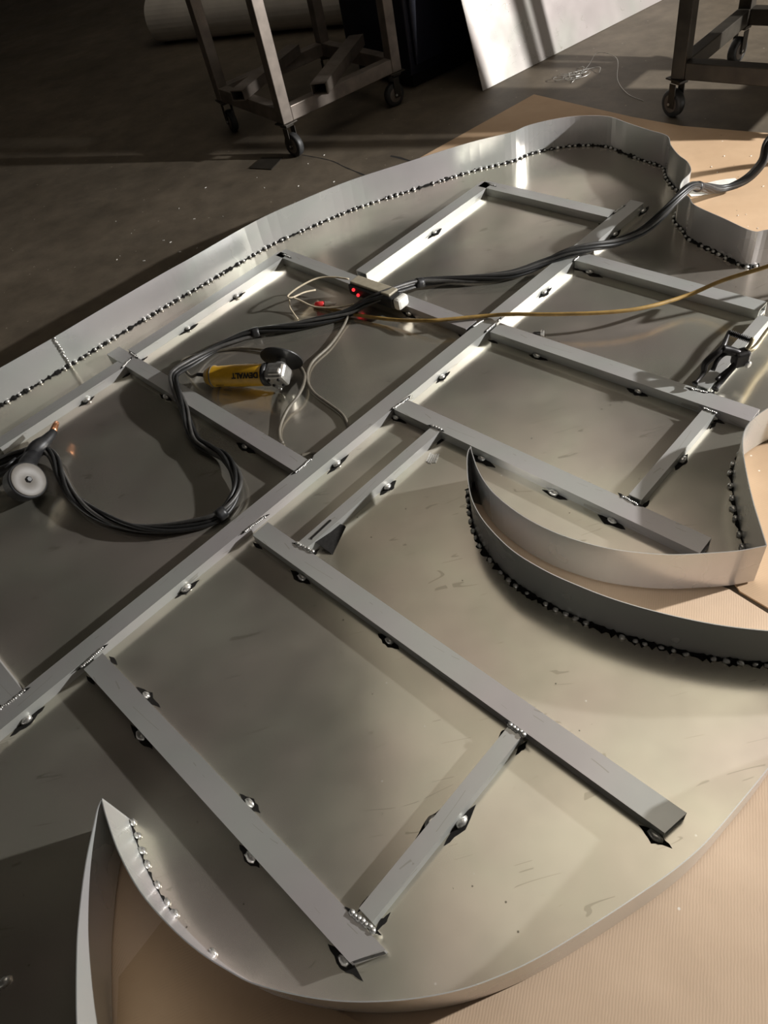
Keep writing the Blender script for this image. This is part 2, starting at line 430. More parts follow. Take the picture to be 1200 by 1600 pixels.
GCORD1 = [(0.0502, 1.8955, 0.012), (0.0212, 1.8468, 0.006), (-0.0289, 1.7738, 0.006), (-0.0907, 1.7135, 0.006), (-0.1122, 1.6451, 0.006), (-0.1022, 1.5784, 0.006), (-0.0668, 1.5093, 0.006), (-0.04, 1.4544, 0.006), (-0.0333, 1.399, 0.006), (-0.0465, 1.3485, 0.006), (-0.087, 1.3106, 0.006), (-0.125, 1.335, 0.006), (-0.1652, 1.3366, 0.01)]
GCORD2 = [(-0.1187, 1.6849, 0.006), (-0.1217, 1.6126, 0.02), (-0.1436, 1.5636, 0.02), (-0.1801, 1.5269, 0.012), (-0.2062, 1.4767, 0.006), (-0.2121, 1.4319, 0.006), (-0.2066, 1.4064, 0.004)]
GCORD0 = [(-0.4354, 1.811, 0.03), (-0.4685, 1.8428, 0.02), (-0.4625, 1.8976, 0.01), (-0.3834, 1.9019, 0.006), (-0.2938, 1.8817, 0.006), (-0.2078, 1.8259, 0.008), (-0.1465, 1.7625, 0.005), (-0.1187, 1.6849, 0.006)]
WIRE1 = [(0.0803, 2.0308, 0.05), (0.034, 2.067, 0.05), (-0.0159, 2.0847, 0.05), (-0.0751, 2.0625, 0.05), (-0.1167, 2.0367, 0.045), (-0.1066, 2.0284, 0.04), (-0.0665, 2.057, 0.03), (-0.0294, 2.0716, 0.02)]
WIRE2 = [(-0.1081, 2.0331, 0.04), (-0.0819, 2.0136, 0.03), (-0.0476, 1.9787, 0.02), (-0.0006, 1.948, 0.02), (0.0419, 1.9264, 0.025), (0.0737, 1.9173, 0.03)]
WIRE3 = [(-0.1166, 2.0386, 0.03), (-0.1207, 2.0191, 0.015), (-0.1136, 1.9922, 0.006), (-0.1052, 1.9612, 0.004)]

# ------------------------------------------------------------------ the room
FZ = -0.012          # floor level; the sign's face sheet lies at z = 0
def slab(name, x0, x1, y0, y1, z0, z1, mat):
    b = box_bm(x1 - x0, y1 - y0, z1 - z0, ((x0 + x1) / 2, (y0 + y1) / 2, (z0 + z1) / 2))
    return setp(link(name, bm_mesh(b, name), mat), kind='structure')
fl = slab('floor', -7, 8, -5, 11, FZ - 0.1, FZ, M_FLOOR)
slab('ceiling', -7, 8, -5, 11, 5.0, 5.1, M_CEIL)
slab('bounce_board', -0.6, 2.8, 0.6, 6.5, 4.96, 4.999, M_BOUNCE)  # unseen pale board, added to bounce lamp light into the sheet's reflection
slab('wall_back', -7, 8, 11, 11.1, FZ - 0.1, 5.1, M_WALL)
slab('wall_front', -7, 8, -5.1, -5, FZ - 0.1, 5.1, M_WALL)
slab('wall_left', -7.1, -7, -5.1, 11.1, FZ - 0.1, 5.1, M_WALL)
slab('wall_right', 8, 8.1, -5.1, 11.1, FZ - 0.1, 5.1, M_WALL)

def polygon_slab(P, z0, z1):
    tri = tessellate_polygon([[Vector((x, y, 0)) for x, y in P]])
    n = len(P)
    v = [(x, y, z1) for x, y in P] + [(x, y, z0) for x, y in P]
    f = []
    for t in tri:
        a, b, c = t
        cr = (Vector(P[b]) - Vector(P[a])).cross(Vector(P[c]) - Vector(P[a]))
        if cr < 0: a, b, c = c, b, a
        f.append((a, b, c)); f.append((n + c, n + b, n + a))
    area = sum(P[i][0] * P[(i + 1) % n][1] - P[(i + 1) % n][0] * P[i][1] for i in range(n))
    for i in range(n):
        j = (i + 1) % n
        f.append((i, n + i, n + j, j) if area > 0 else (j, n + j, n + i, i))
    return v, f

# crack in the concrete
def ribbon(P, w, z):
    v, f = [], []
    for i, p in enumerate(P):
        a = Vector(P[max(i - 1, 0)]); b = Vector(P[min(i + 1, len(P) - 1)])
        d = (b - a).normalized(); nn = Vector((-d.y, d.x)) * w * (0.6 + 0.8 * random.random())
        v += [(p[0] + nn.x, p[1] + nn.y, z), (p[0] - nn.x, p[1] - nn.y, z)]
    for i in range(len(P) - 1): f.append((2 * i, 2 * i + 1, 2 * i + 3, 2 * i + 2))
    return v, f
M_CRACK = simple('crack_dirt', (0.012, 0.010, 0.008), 0.9)
v, f = ribbon([(p.x, p.y) for p in catmull([(0.055, 3.24), (0.16, 3.108), (0.21, 3.0), (0.27, 2.88)], 6)], 0.003, FZ + 0.0006)
link('crack', mesh('crack', v, f), M_CRACK, fl)
v, f = ribbon([(0.40, 2.995), (0.43, 2.955), (0.47, 2.885), (0.50, 2.84)], 0.005, FZ + 0.0006)
link('crack', mesh('crack', v, f), M_CRACK, fl)

# ------------------------------------------------------------------ cardboard on the floor
def cardboard(P, lvl, label, mat):
    z = FZ + 0.0003 + 0.0042 * lvl
    v, f = polygon_slab(P, z, z + 0.004)
    o = link('cardboard_sheet', mesh('cardboard_sheet', v, f), mat)
    return setp(o, label, 'cardboard', 'cardboard sheets spread under the sign')
cardboard([(-0.95, -0.75), (1.6, -0.75), (1.6, 0.30), (0.66, 0.56), (0.595, 0.68), (0.1, 1.15), (-0.95, 0.75)], 0,
          'tan corrugated cardboard sheet along the near curved edge of the sign', M_CARD)
cardboard([(0.612, 0.668), (0.66, 0.585), (2.1, 0.20), (2.1, 1.30), (0.60, 1.22)], 0,
          'tan cardboard sheet inside the right hand notch of the sign', M_CARD2)
cardboard([(0.455, 2.87), (0.62, 2.30), (0.95, 1.33), (2.5, 1.35), (2.3, 1.75), (1.67, 2.32), (1.43, 2.58), (1.32, 2.76), (1.085, 3.22)], 0,
          'smooth tan cardboard sheet beyond the wavy far corner of the sign', M_CARD2)
cardboard([(-0.47, 0.40), (-0.30, 0.22), (-0.12, 0.10), (-0.16, -0.15), (-0.45, -0.2), (-0.575, 0.1), (-0.578, 0.30)], 1,
          'brown cardboard flap in the shaded spike shaped notch', M_CARD2)

# ------------------------------------------------------------------ the sign
HW = 0.105          # height of the side strips
HB = 0.0254         # height of the frame tubes
sign = thing('metal_sign', (0.0, 1.3, 0.0),
             'large unfinished aluminium sign shell lying face down, with upright rim and welded tube frame', 'sign')

far_l = catmull(FAR[:4], 6)
far_r = catmull(FAR[3:], 5)
off_r = [Vector(p) for p in ((1.2788, 1.5989), (1.6, 1.55), (1.85, 1.48), (1.95, 1.33), (1.80, 1.14), (1.45, 1.02), (1.15, 0.985), (0.9128, 0.9989))]
off_r = catmull(off_r, 4)
cura = catmull(CURA, 5)
crf = catmull([CURA[-1]] + CRF, 5)
crn = catmull([CRF[-1]] + CRN, 5)
off_p = catmull([CRN[-1], (0.80, 0.452), (0.93, 0.43), (0.96, 0.405), (0.90, 0.385), (0.70, 0.39), ARC[0]], 4)
arc = catmull(ARC, 5)
lw = catmull([ARC[-1]] + LW, 5)
off_l = catmull([LW[-1], (-0.56, 0.0), (-0.66, -0.13), (-1.0, -0.12), (-1.35, 0.3), (-1.5, 0.9), (-1.48, 1.4), (-1.38, 1.68), FAR[0]], 4)
contour = []
for seg in (far_l, far_r, off_r, cura, crf, crn, off_p, arc, lw, off_l):
    contour += seg[:-1]
v, f = polygon_slab([(p.x, p.y) for p in contour], -0.003, 0.0)
face = link('face_sheet', mesh('face_sheet', v, f), M_SHEET, sign)
face['label'] = 'flat dull aluminium face sheet'

def inward(P, i):
    a = P[max(i - 1, 0)]; b = P[min(i + 1, len(P) - 1)]
    d = (b - a).normalized()
    return Vector((d.y, -d.x))

def strip(P, z0=-0.003, z1=HW, t=0.0016):
    v, f = [], []
    n = len(P)
    for i, p in enumerate(P):
        o = p - inward(P, i) * t
        v += [(p.x, p.y, z0), (p.x, p.y, z1), (o.x, o.y, z1), (o.x, o.y, z0)]
    for i in range(n - 1):
        a, b = 4 * i, 4 * i + 4
        for k in range(4):
            k2 = (k + 1) % 4
            f.append((a + k, b + k, b + k2, a + k2))
    f.append((0, 1, 2, 3)); e = 4 * (n - 1); f.append((e + 3, e + 2, e + 1, e))
    return v, f

def add_strip(P):
    v, f = strip(P)
    return link('side_strip', mesh('side_strip', v, f), M_RET, sign)

st_fl = add_strip(far_l)
st_fr = add_strip(far_r + off_r[1:])
st_a = add_strip(cura)
st_cf = add_strip(crf)
st_cn = add_strip(crn + off_p[1:])
st_arc = add_strip(arc)
st_lw = add_strip(lw + off_l[1:])

def blob_mesh(name, sx, sy, sz, seed, sub=2, rough=0.18):
    r = random.Random(seed)
    b = bmesh.new()
    bmesh.ops.create_icosphere(b, subdivisions=sub, radius=1.0)
    for vtx in b.verts:
        k = 1 + rough * (r.random() - 0.5) * 2
        vtx.co = Vector((vtx.co.x * sx * k, vtx.co.y * sy * k, vtx.co.z * sz * k))
    return bm_mesh(b, name, True)

BEADS = [blob_mesh('weld_bead', 0.0058, 0.0046, 0.0042, s) for s in range(4)]
TACKB = [blob_mesh('weld_bead', 0.0115, 0.0070, 0.0060, 20 + s) for s in range(4)]
for me in BEADS + TACKB: me.materials.append(M_BEAD)

def put_bead(me, p, ang, parent, s=1.0, z=None):
    m = Matrix.Translation((p[0], p[1], (0.003 if z is None else z))) @ Matrix.Rotation(ang, 4, 'Z') @ Matrix.Diagonal((s, s, s, 1))
    return link('weld_bead', me, None, parent, m)

def resample(P, step):
    out = [(P[0], 0)]
    acc = 0.0
    for i in range(1, len(P)):
        a, b = P[i - 1], P[i]
        L = (b - a).length
        while acc + L >= step:
            t = (step - acc) / L
            a = a.lerp(b, t); L = (b - a).length; acc = 0.0
            out.append((a.copy(), i))
        acc += L
    return out

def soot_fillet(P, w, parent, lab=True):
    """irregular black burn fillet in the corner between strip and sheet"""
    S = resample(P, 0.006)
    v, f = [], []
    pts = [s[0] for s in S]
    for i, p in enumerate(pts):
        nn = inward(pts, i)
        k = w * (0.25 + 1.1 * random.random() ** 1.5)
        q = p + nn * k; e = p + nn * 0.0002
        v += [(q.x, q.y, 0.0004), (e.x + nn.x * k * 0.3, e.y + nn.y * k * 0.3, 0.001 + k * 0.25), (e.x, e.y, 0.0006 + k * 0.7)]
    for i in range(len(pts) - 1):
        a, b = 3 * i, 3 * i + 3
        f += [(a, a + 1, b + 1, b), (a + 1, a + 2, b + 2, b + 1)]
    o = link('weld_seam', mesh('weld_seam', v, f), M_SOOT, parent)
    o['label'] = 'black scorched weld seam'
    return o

def seam(P, step, parent, jitter=0.35, skip=0.0, s0=0.85):
    for p, i in resample(P, step):
        if random.random() < skip: continue
        a = P[max(i - 1, 0)]; b = P[min(i + 1, len(P) - 1)]
        d = (b - a).normalized()
        q = p + d * step * jitter * (random.random() - 0.5) + Vector((d.y, -d.x)) * (0.0042 + 0.002 * random.random())
        put_bead(random.choice(BEADS), q, math.atan2(d.y, d.x) + random.uniform(-.5, .5), parent, s0 + 0.4 * random.random())

soot_fillet(far_l, 0.011, st_fl); seam(far_l[6:], 0.040, st_fl, skip=0.15)
vis = far_r[:len(far_r) - 5]
soot_fillet(vis, 0.010, st_fr); seam(vis, 0.0235, st_fr, skip=0.08)
soot_fillet(crn[4:], 0.011, st_cn); seam(crn[8:], 0.022, st_cn, skip=0.25, s0=0.8)
soot_fillet(cura[12:], 0.006, st_a); seam(cura[12:], 0.032, st_a, s0=1.0)
# the few open tacks along the near curved strip
near = [(-0.568, 0.528), (-0.558, 0.502), (-0.549, 0.475), (-0.539, 0.450), (-0.521, 0.414), (-0.504, 0.382), (-0.491, 0.364), (-0.430, 0.295)]
for k, (x, y) in enumerate(near):
    put_bead(TACKB[k % 4], (x + 0.004, y + 0.003), -0.9 + random.uniform(-.4, .4), st_arc, 0.72)
sub = [p for p in arc if -0.575 < p.x < -0.488]
soot_fillet(sub, 0.0035, st_arc)
put_bead(TACKB[1], (-0.762, 0.334), 0.5, st_lw, 1.0)

# weld where the two far strips meet
sd = inward(far_l, len(far_l) - 1)
for k in range(10):
    z = 0.006 + k * 0.0105
    p = Vector(FAR[3]) + sd * 0.003
    m = Matrix.Translation((p.x + random.uniform(-.002, .002), p.y, z)) @ Matrix.Rotation(random.random() * 3, 4, 'Y')
    link('weld_bead', random.choice(TACKB), None, st_fl, m @ Matrix.Diagonal((0.75, 0.6, 0.75, 1)))

# ---- frame tubes
def soot_mark(p, ang, parent, L=0.05, w=0.011, z=0.0007):
    n = 9
    v, f = [], []
    for i in range(n):
        t = i / (n - 1) * 2 - 1
        k = max(0.0, 1 - abs(t) ** 1.3) * w
        v += [(t * L / 2, k * random.uniform(0.5, 1.1), z), (t * L / 2, -k * random.uniform(0.5, 1.1), z)]
    for i in range(n - 1): f.append((2 * i, 2 * i + 1, 2 * i + 3, 2 * i + 2))
    m = Matrix.Translation((p[0], p[1], 0)) @ Matrix.Rotation(ang, 4, 'Z')
    return link('soot_mark', mesh('soot_mark', v, f), M_SOOT, parent, m)

BAR_OBJ = {}
BAR_INFO = {}
for k, (a, b) in BARS.items():
    a = Vector(a); b = Vector(b)
    d = (b - a); L = d.length; d.normalize()
    w = 0.0285 if k[0] == 'S' else 0.0465
    h = HB if k[0] != 'S' else 0.0245
    sk = {'C1': 0.014, 'C2': 0.005, 'C3': 0.0}.get(k, 0.0)
    v, f = hollow_bar(L, w, h, 0.003, 0.0, sk)
    o = link('frame_tube', mesh('frame_tube', v, f), M_BAR, sign, basis((a.x, a.y, 0.0001), (d.x, d.y, 0)))
    BAR_OBJ[k] = o
    BAR_INFO[k] = (a, d, L, w)

for i, (k, x, y) in enumerate(TACKS):
    a, d, L, w = BAR_INFO[k]
    n = Vector((-d.y, d.x))
    r = Vector((x, y)) - a
    s = r.dot(d); side = 1 if r.dot(n) > 0 else -1
    s = min(max(s, 0.004), L - 0.004)
    p = a + d * s + n * side * (w / 2 + 0.004)
    ang = math.atan2(d.y, d.x)
    soot_mark(p + n * side * 0.001, ang + random.uniform(-.08, .08), BAR_OBJ[k], random.uniform(0.055, 0.085), random.uniform(0.010, 0.015))
    put_bead(TACKB[i % 4], p + n * side * 0.001 + d * random.uniform(-.006, .006), ang, BAR_OBJ[k], random.uniform(0.8, 1.1), 0.005)

def chain_mesh(L, r, seed):
    rr = random.Random(seed)
    b = bmesh.new()
    n = max(3, int(L / (r * 1.1)))
    for i in range(n + 1):
        m = Matrix.Translation((L * i / n, rr.uniform(-.0012, .0012), 0)) @ Matrix.Diagonal((r * 1.1, r * rr.uniform(.8, 1.15), r * rr.uniform(.55, .8), 1))
        bmesh.ops.create_icosphere(b, subdivisions=1, radius=1.0, matrix=m)
    return bm_mesh(b, 'weld_line', True)
for i, (k, x0, y0, x1, y1) in enumerate(JOINTS):
    p = Vector((x0, y0)); q = Vector((x1, y1)); d = q - p
    thick = 0.0058 if k in ('S2', 'S1') else 0.0036
    me = chain_mesh(d.length, thick, i)
    link('weld_line', me, M_BEAD, BAR_OBJ[k], basis((p.x, p.y, HB + 0.0005), (d.x, d.y, 0)))
    # scorched ring under and beside the joint
    nn = Vector((-d.y, d.x)).normalized()
    for t in (0.0, 1.0):
        c = p.lerp(q, t)
        sm = soot_mark(c, math.atan2(d.y, d.x) + random.uniform(-.3, .3), BAR_OBJ[k], 0.03, 0.005, HB + 0.0007)
    a, dd, L, w = BAR_INFO[k]
    s = (p.lerp(q, .5) - a).dot(dd)
    inner = 0.012 if s < L / 2 else L - 0.012
    n2 = Vector((-dd.y, dd.x))
    for sd_ in (-1, 1):
        c = a + dd * inner + n2 * sd_ * (w / 2 + 0.005)
        soot_mark(c, math.atan2(dd.y, dd.x), BAR_OBJ[k], 0.035, 0.006)

# black slanted plate against one short tube, and a ground spot beside it
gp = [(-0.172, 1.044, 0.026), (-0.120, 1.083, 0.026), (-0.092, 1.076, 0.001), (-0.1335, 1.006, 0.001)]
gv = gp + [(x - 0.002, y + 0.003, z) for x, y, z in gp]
link('slant_plate', mesh('slant_plate', gv, [(0, 3, 2, 1), (4, 5, 6, 7), (0, 1, 5, 4), (1, 2, 6, 5), (2, 3, 7, 6), (3, 0, 4, 7)]), M_SOOT, BAR_OBJ['S1'])['label'] = 'slanted black plate'
b = bmesh.new()
for k in range(5):
    box_bm(0.030, 0.0042, 0.0014, (random.uniform(-.004, .004), (k - 2) * 0.0052, 0.0008), 0.0, b)
link('ground_patch', bm_mesh(b, 'ground_patch'), M_BEAD, face, Matrix.Translation((0.146, 1.217, 0)) @ Matrix.Rotation(1.0, 4, 'Z'))

# ------------------------------------------------------------------ cables
def lift(P, zmin): return [Vector((x, y, max(z, zmin))) for x, y, z in P]
path = catmull(lift([(2.15, 1.90, 0.0), (1.95, 1.97, 0.04), (1.72, 2.035, 0.13)] + BUNDLE, 0.0158), 7)
bun = thing('cable_bundle', (-0.3, 1.5, 0.0), 'thick bundle of black and grey welding leads snaking over the sheet to the torch', 'cable')
pts, FR = frames(path)
NS = 6
for s in range(NS):
    Q, acc = [], 0.0
    for i, (p, (t, n, bb)) in enumerate(zip(pts, FR)):
        if i: acc += (p - pts[i - 1]).length
        a = 2 * math.pi * s / NS + acc * 9.0 + 0.5 * math.sin(acc * 7 + s)
        rr = 0.0092 if s < NS - 1 else 0.002
        Q.append(p + n * math.cos(a) * rr + bb * math.sin(a) * rr)
    tube('lead', Q, 0.0056 if s % 2 == 0 else 0.0048, M_CABLE if s % 3 else M_CABLE2, bun, 7)
def near_idx(x, y): return min(range(len(pts)), key=lambda i: (pts[i].x - x) ** 2 + (pts[i].y - y) ** 2)
for (x, y) in ((1.15, 1.935), (0.285, 1.939), (-0.2386, 1.928), (-0.375, 1.198)):
    i = near_idx(x, y)
    t, n, bb = FR[i]
    tube('cable_tie', [pts[i] - t * 0.012, pts[i] - t * 0.004, pts[i] + t * 0.004, pts[i] + t * 0.012], [0.0150, 0.0158, 0.0158, 0.0150], M_BLACK, bun, 14)

oc = tube('extension_cord', catmull([Vector(p) for p in ((2.25, 1.36, -0.001), (2.05, 1.375, 0.06), (1.93, 1.385, 0.125), (1.6, 1.405, 0.135))] + lift(YCORD, 0.006), 7), 0.0056, M_OCORD, None, 8)
setp(oc, 'ochre yellow power cord stretched across the frame tubes', 'cord')

# ------------------------------------------------------------------ junction box with red lights
bx0 = Vector((0.0812, 1.9984)); bx1 = Vector((0.1993, 1.84))
dirb = (bx1 - bx0).normalized()
mid = (bx0 + bx1) / 2
jb = thing('control_box', (mid.x, mid.y, HB), 'long beige and black control box with two red lights lying on a tube', 'control box')
BM_ = basis((mid.x + 0.004, mid.y + 0.006, HB + 0.0003), (dirb.x, dirb.y, 0))
b = box_bm(0.185, 0.046, 0.034, (0, 0, 0.017), 0.005)
bmesh.ops.transform(b, matrix=BM_, verts=b.verts)
link('case', bm_mesh(b, 'case'), M_BLACK, jb)
b = box_bm(0.165, 0.040, 0.008, (-0.006, 0.004, 0.0375), 0.003)
bmesh.ops.transform(b, matrix=BM_, verts=b.verts)
link('lid', bm_mesh(b, 'lid'), M_BEIGE, jb)
b = box_bm(0.026, 0.046, 0.036, (0.106, 0, 0.019), 0.009)
bmesh.ops.transform(b, matrix=BM_, verts=b.verts)
link('end_cap', bm_mesh(b, 'end_cap'), M_WHITE, jb)
for p in ((-0.066, -0.026, 0.024), (-0.050, -0.026, 0.010)):
    b = bmesh.new()
    bmesh.ops.create_uvsphere(b, u_segments=12, v_segments=8, radius=0.0052, matrix=BM_ @ Matrix.Translation(p))
    link('indicator_light', bm_mesh(b, 'indicator_light', True), M_LED, jb)
for W_, r in ((WIRE1, 0.0028), (WIRE2, 0.0028), (WIRE3, 0.0024)):
    tube('wire', catmull(lift(W_, 0.003), 6), r, M_WIRE, jb, 7)
M_REDC = simple('red_plastic', (0.62, 0.035, 0.035), 0.35)
RB = basis((-0.022, 1.985, 0.016), (0.9, -0.32, 0.0))
b = lathe_bm([(-0.022, 0.006), (-0.018, 0.010), (0.006, 0.010), (0.010, 0.007)], 14, RB)
link('connector', bm_mesh(b, 'connector', True), M_REDC, jb)['label'] = 'red wire connector'
b = lathe_bm([(0.010, 0.006), (0.013, 0.0085), (0.026, 0.0085), (0.030, 0.005), (0.045, 0.004)], 14, RB)
link('plug', bm_mesh(b, 'plug', True), M_WHITE, jb)

# ------------------------------------------------------------------ angle grinder
gh = Vector((-0.183, 1.634, 0.054))
gx = Vector((-0.217, 0.112, -0.022)).normalized()
gz = Vector((0.40, 0.86, 0.40))
GM = basis(gh, gx, gz)
gr = thing('angle_grinder', (-0.29, 1.69, 0.0), 'yellow angle grinder with silver gear head and black disc, lying on its side', 'grinder')
b = lathe_bm([(0.034, 0.024), (0.040, 0.0300), (0.060, 0.0310), (0.135, 0.0310), (0.165, 0.0295), (0.200, 0.0285), (0.206, 0.031), (0.214, 0.031),
              (0.220, 0.027), (0.232, 0.022), (0.238, 0.012)], 28, GM)
link('motor_housing', bm_mesh(b, 'motor_housing', True), M_YEL, gr)
b = lathe_bm([(0.028, 0.026), (0.030, 0.0322), (0.041, 0.0322), (0.043, 0.028)], 28, GM)
link('collar', bm_mesh(b, 'collar', True), M_BLACK, gr)
b = lathe_bm([(0.2045, 0.029), (0.2055, 0.0318), (0.2095, 0.0318), (0.2105, 0.029)], 28, GM)
link('tail_ring', bm_mesh(b, 'tail_ring', True), M_GREYPL, gr)
for k in range(7):   # vent slots near the tail
    a = math.pi * (0.35 + 0.16 * k) + math.pi * 0.2
    b = box_bm(0.026, 0.0022, 0.0018, (0.182, math.cos(a) * 0.0290, math.sin(a) * 0.0290), 0, None, Matrix.Rotation(0, 4, 'X'))
    bmesh.ops.transform(b, matrix=GM, verts=b.verts)
    link('vent_slot', bm_mesh(b, 'vent_slot'), M_BLACK, gr)
b = box_bm(0.060, 0.052, 0.050, (0.001, 0, 0.0), 0.009)
box_bm(0.040, 0.064, 0.022, (-0.002, 0, -0.006), 0.006, b)
bmesh.ops.transform(b, matrix=GM, verts=b.verts)
hd = link('gear_head', bm_mesh(b, 'gear_head', False), M_CAST, gr)
ZM = GM @ Matrix.Rotation(-math.pi / 2, 4, 'Y')    # lathe axis -> grinder z
b = lathe_bm([(0.018, 0.020), (0.026, 0.021), (0.032, 0.016), (0.045, 0.012), (0.052, 0.012)], 20, ZM)
link('spindle', bm_mesh(b, 'spindle', True), M_CAST, gr)
b = lathe_bm([(0.0455, 0.012), (0.0455, 0.0600), (0.0485, 0.0600), (0.0485, 0.012)], 40, ZM)
link('disc', bm_mesh(b, 'disc'), M_BLACK, gr)['label'] = 'black abrasive disc'
for (lx, ly) in ((-0.014, 0.015), (-0.014, -0.015), (0.016, 0.015), (0.016, -0.015)):
    b = lathe_bm([(-0.029, 0.0042), (-0.0255, 0.0046), (-0.020, 0.0046)], 10, ZM @ Matrix.Translation((0, ly, -lx)))
    link('screw', bm_mesh(b, 'screw', True), M_BLACKSTEEL, hd)
bail = [GM @ Vector(p) for p in ((0.030, -0.020, -0.012), (0.026, -0.030, -0.016), (0.016, -0.036, -0.024), (0.006, -0.036, -0.030), (0.000, -0.028, -0.030))]
tube('guard_lever', catmull(bail, 5), 0.0034, M_CAST, gr, 8)
b = box_bm(0.034, 0.012, 0.010, (0.085, 0.0, 0.030), 0.003)
bmesh.ops.transform(b, matrix=GM, verts=b.verts)
link('switch', bm_mesh(b, 'switch'), M_BLACK, gr)
cg = [GM @ Vector(p) for p in ((0.232, 0, 0.004), (0.250, 0, 0.006), (0.268, 0.002, 0.007))]
tube('strain_relief', cg, [0.0075, 0.006, 0.005], M_BLACK, gr, 10)
endp = cg[-1]
tube('power_cord', catmull([endp, endp + gx * 0.03 + Vector((0, 0.01, -0.012)), (-0.475, 1.875, 0.006)] + lift(GCORD0[2:], 0.005) + lift(GCORD2[1:], 0.005), 7), 0.0044, M_CORD, gr, 8)
# lettering, upside down as the tool lies
tc = bpy.data.curves.new('lettering', 'FONT')
tc.body = 'DEWALT'; tc.size = 0.021; tc.align_x = 'CENTER'; tc.align_y = 'CENTER'; tc.extrude = 0.0004; tc.offset = 0.0009
to = bpy.data.objects.new('lettering_tmp', tc); C.objects.link(to)
dg = bpy.context.evaluated_depsgraph_get()
tme = bpy.data.meshes.new_from_object(to.evaluated_get(dg))
bpy.data.objects.remove(to)
toC = (Vector((0, 0, 1.2)) - gh).normalized()
tn = (toC - gx * toC.dot(gx)).normalized()
ty = tn.cross(gx)
tp = gh + gx * 0.088 + tn * 0.0316 + ty * 0.0
TM = Matrix(((gx.x, ty.x, tn.x, tp.x), (gx.y, ty.y, tn.y, tp.y), (gx.z, ty.z, tn.z, tp.z), (0, 0, 0, 1)))
link('lettering', tme, M_BLACK, gr, TM)

ac = tube('air_cord', catmull(lift(GCORD1, 0.005), 7), 0.0046, M_CORD, None, 8)
setp(ac, 'thin brown cord curving beside the grinder to the long tube', 'cord')

# ------------------------------------------------------------------ spool gun
sg = thing('spool_gun', (-0.87, 1.56, 0.0), 'black welding torch with copper nozzle and grey round spool cover', 'welding torch')
tube('torch_body', catmull([(-1.06, 1.545, 0.030), (-1.0, 1.552, 0.032), (-0.945, 1.560, 0.036), (-0.905, 1.568, 0.040), (-0.884, 1.582, 0.043), (-0.862, 1.604, 0.045), (-0.8445, 1.624, 0.045), (-0.832, 1.645, 0.045), (-0.829, 1.656, 0.045)], 4),
     [0.014] * 12 + [0.016] * 4 + [0.019, 0.021, 0.022, 0.023, 0.023, 0.022, 0.021, 0.019, 0.017, 0.016, 0.015, 0.014, 0.013, 0.012, 0.012, 0.011, 0.011], M_BLACK, sg, 14)
tube('nozzle', [(-0.829, 1.655, 0.045), (-0.828, 1.668, 0.045), (-0.826, 1.682, 0.045), (-0.8235, 1.694, 0.045)], [0.0095, 0.0095, 0.0085, 0.007], M_COPPER, sg, 14)
sn = Vector((0.784, -0.372, 0.50)).normalized()
SC = Vector((-0.8557, 1.4492, 0.068))
SM = basis(SC, sn)
b = lathe_bm([(-0.046, 0.034), (-0.044, 0.046), (-0.012, 0.0475), (-0.010, 0.049), (-0.002, 0.049), (0.0, 0.046)], 36, SM)
link('spool_housing', bm_mesh(b, 'spool_housing', True), M_BLACK, sg)
b = lathe_bm([(-0.001, 0.0445), (0.003, 0.044), (0.004, 0.042), (0.0045, 0.028), (0.003, 0.012), (0.0015, 0.009)], 36, SM)
cvr = link('spool_cover', bm_mesh(b, 'spool_cover', True), M_GREYPL, sg)
b = lathe_bm([(0.001, 0.009), (0.005, 0.0088), (0.007, 0.0075), (0.008, 0.006)], 6, SM)
link('wing_nut', bm_mesh(b, 'wing_nut'), M_BLACK, cvr)
tube('bracket', [(-0.875, 1.585, 0.042), (-0.885, 1.545, 0.046), (-0.882, 1.505, 0.055), (-0.876, 1.47, 0.062)], [0.020, 0.022, 0.022, 0.018], M_BLACK, sg, 10)
tube('trigger', [(-0.915, 1.566, 0.055), (-0.925, 1.548, 0.060), (-0.94, 1.538, 0.056)], 0.005, M_BLACK, sg, 8)

# ------------------------------------------------------------------ earth clamp on the short tube
ec = thing('ground_clamp', (0.865, 1.222, HB), 'black spring loaded welding earth clamp gripping a short tube', 'clamp')
CL = [(0.8887, 1.2656, 0.105), (0.8509, 1.2256, 0.095), (0.8269, 1.2214, 0.080), (0.8134, 1.2201, 0.066), (0.8077, 1.2115, 0.048), (0.7789, 1.1926, 0.040)]
n_ = catmull(CL, 5)
tube('upper_arm', n_, [0.0042 + 0.0048 * math.sin(math.pi * min(1, i / (len(n_) - 1) * 1.1)) for i in range(len(n_) - 1)] + [0.008], M_BLACKSTEEL, ec, 8)
tube('cross_arm', catmull([(0.8509, 1.2256, 0.095), (0.868, 1.222, 0.088), (0.885, 1.215, 0.080), (0.897, 1.210, 0.070)], 4), 0.010, M_BLACKSTEEL, ec, 8)
tube('inner_arm', catmull([(0.828, 1.208, 0.052), (0.840, 1.216, 0.072), (0.862, 1.222, 0.080), (0.886, 1.214, 0.074)], 4), 0.0055, M_BLACKSTEEL, ec, 8)
tube('lower_jaw', catmull([(0.9, 1.2075, 0.072), (0.884, 1.206, 0.058), (0.866, 1.203, 0.038), (0.845, 1.1955, 0.020), (0.828, 1.184, 0.012)], 5), 0.008, M_BLACKSTEEL, ec, 8)
tube('jaw_tooth', catmull([(0.892, 1.212, 0.068), (0.872, 1.206, 0.050), (0.850, 1.204, 0.034), (0.836, 1.197, 0.031)], 4), 0.0045, M_BLACKSTEEL, ec, 8)
b = box_bm(0.036, 0.030, 0.040, (0.8945, 1.2105, 0.066), 0.007)
link('pivot_block', bm_mesh(b, 'pivot_block'), M_BLACKSTEEL, ec)
s0 = Vector((0.8876, 1.2606, 0.105)); s1 = Vector((0.9209, 1.2224, 0.098))
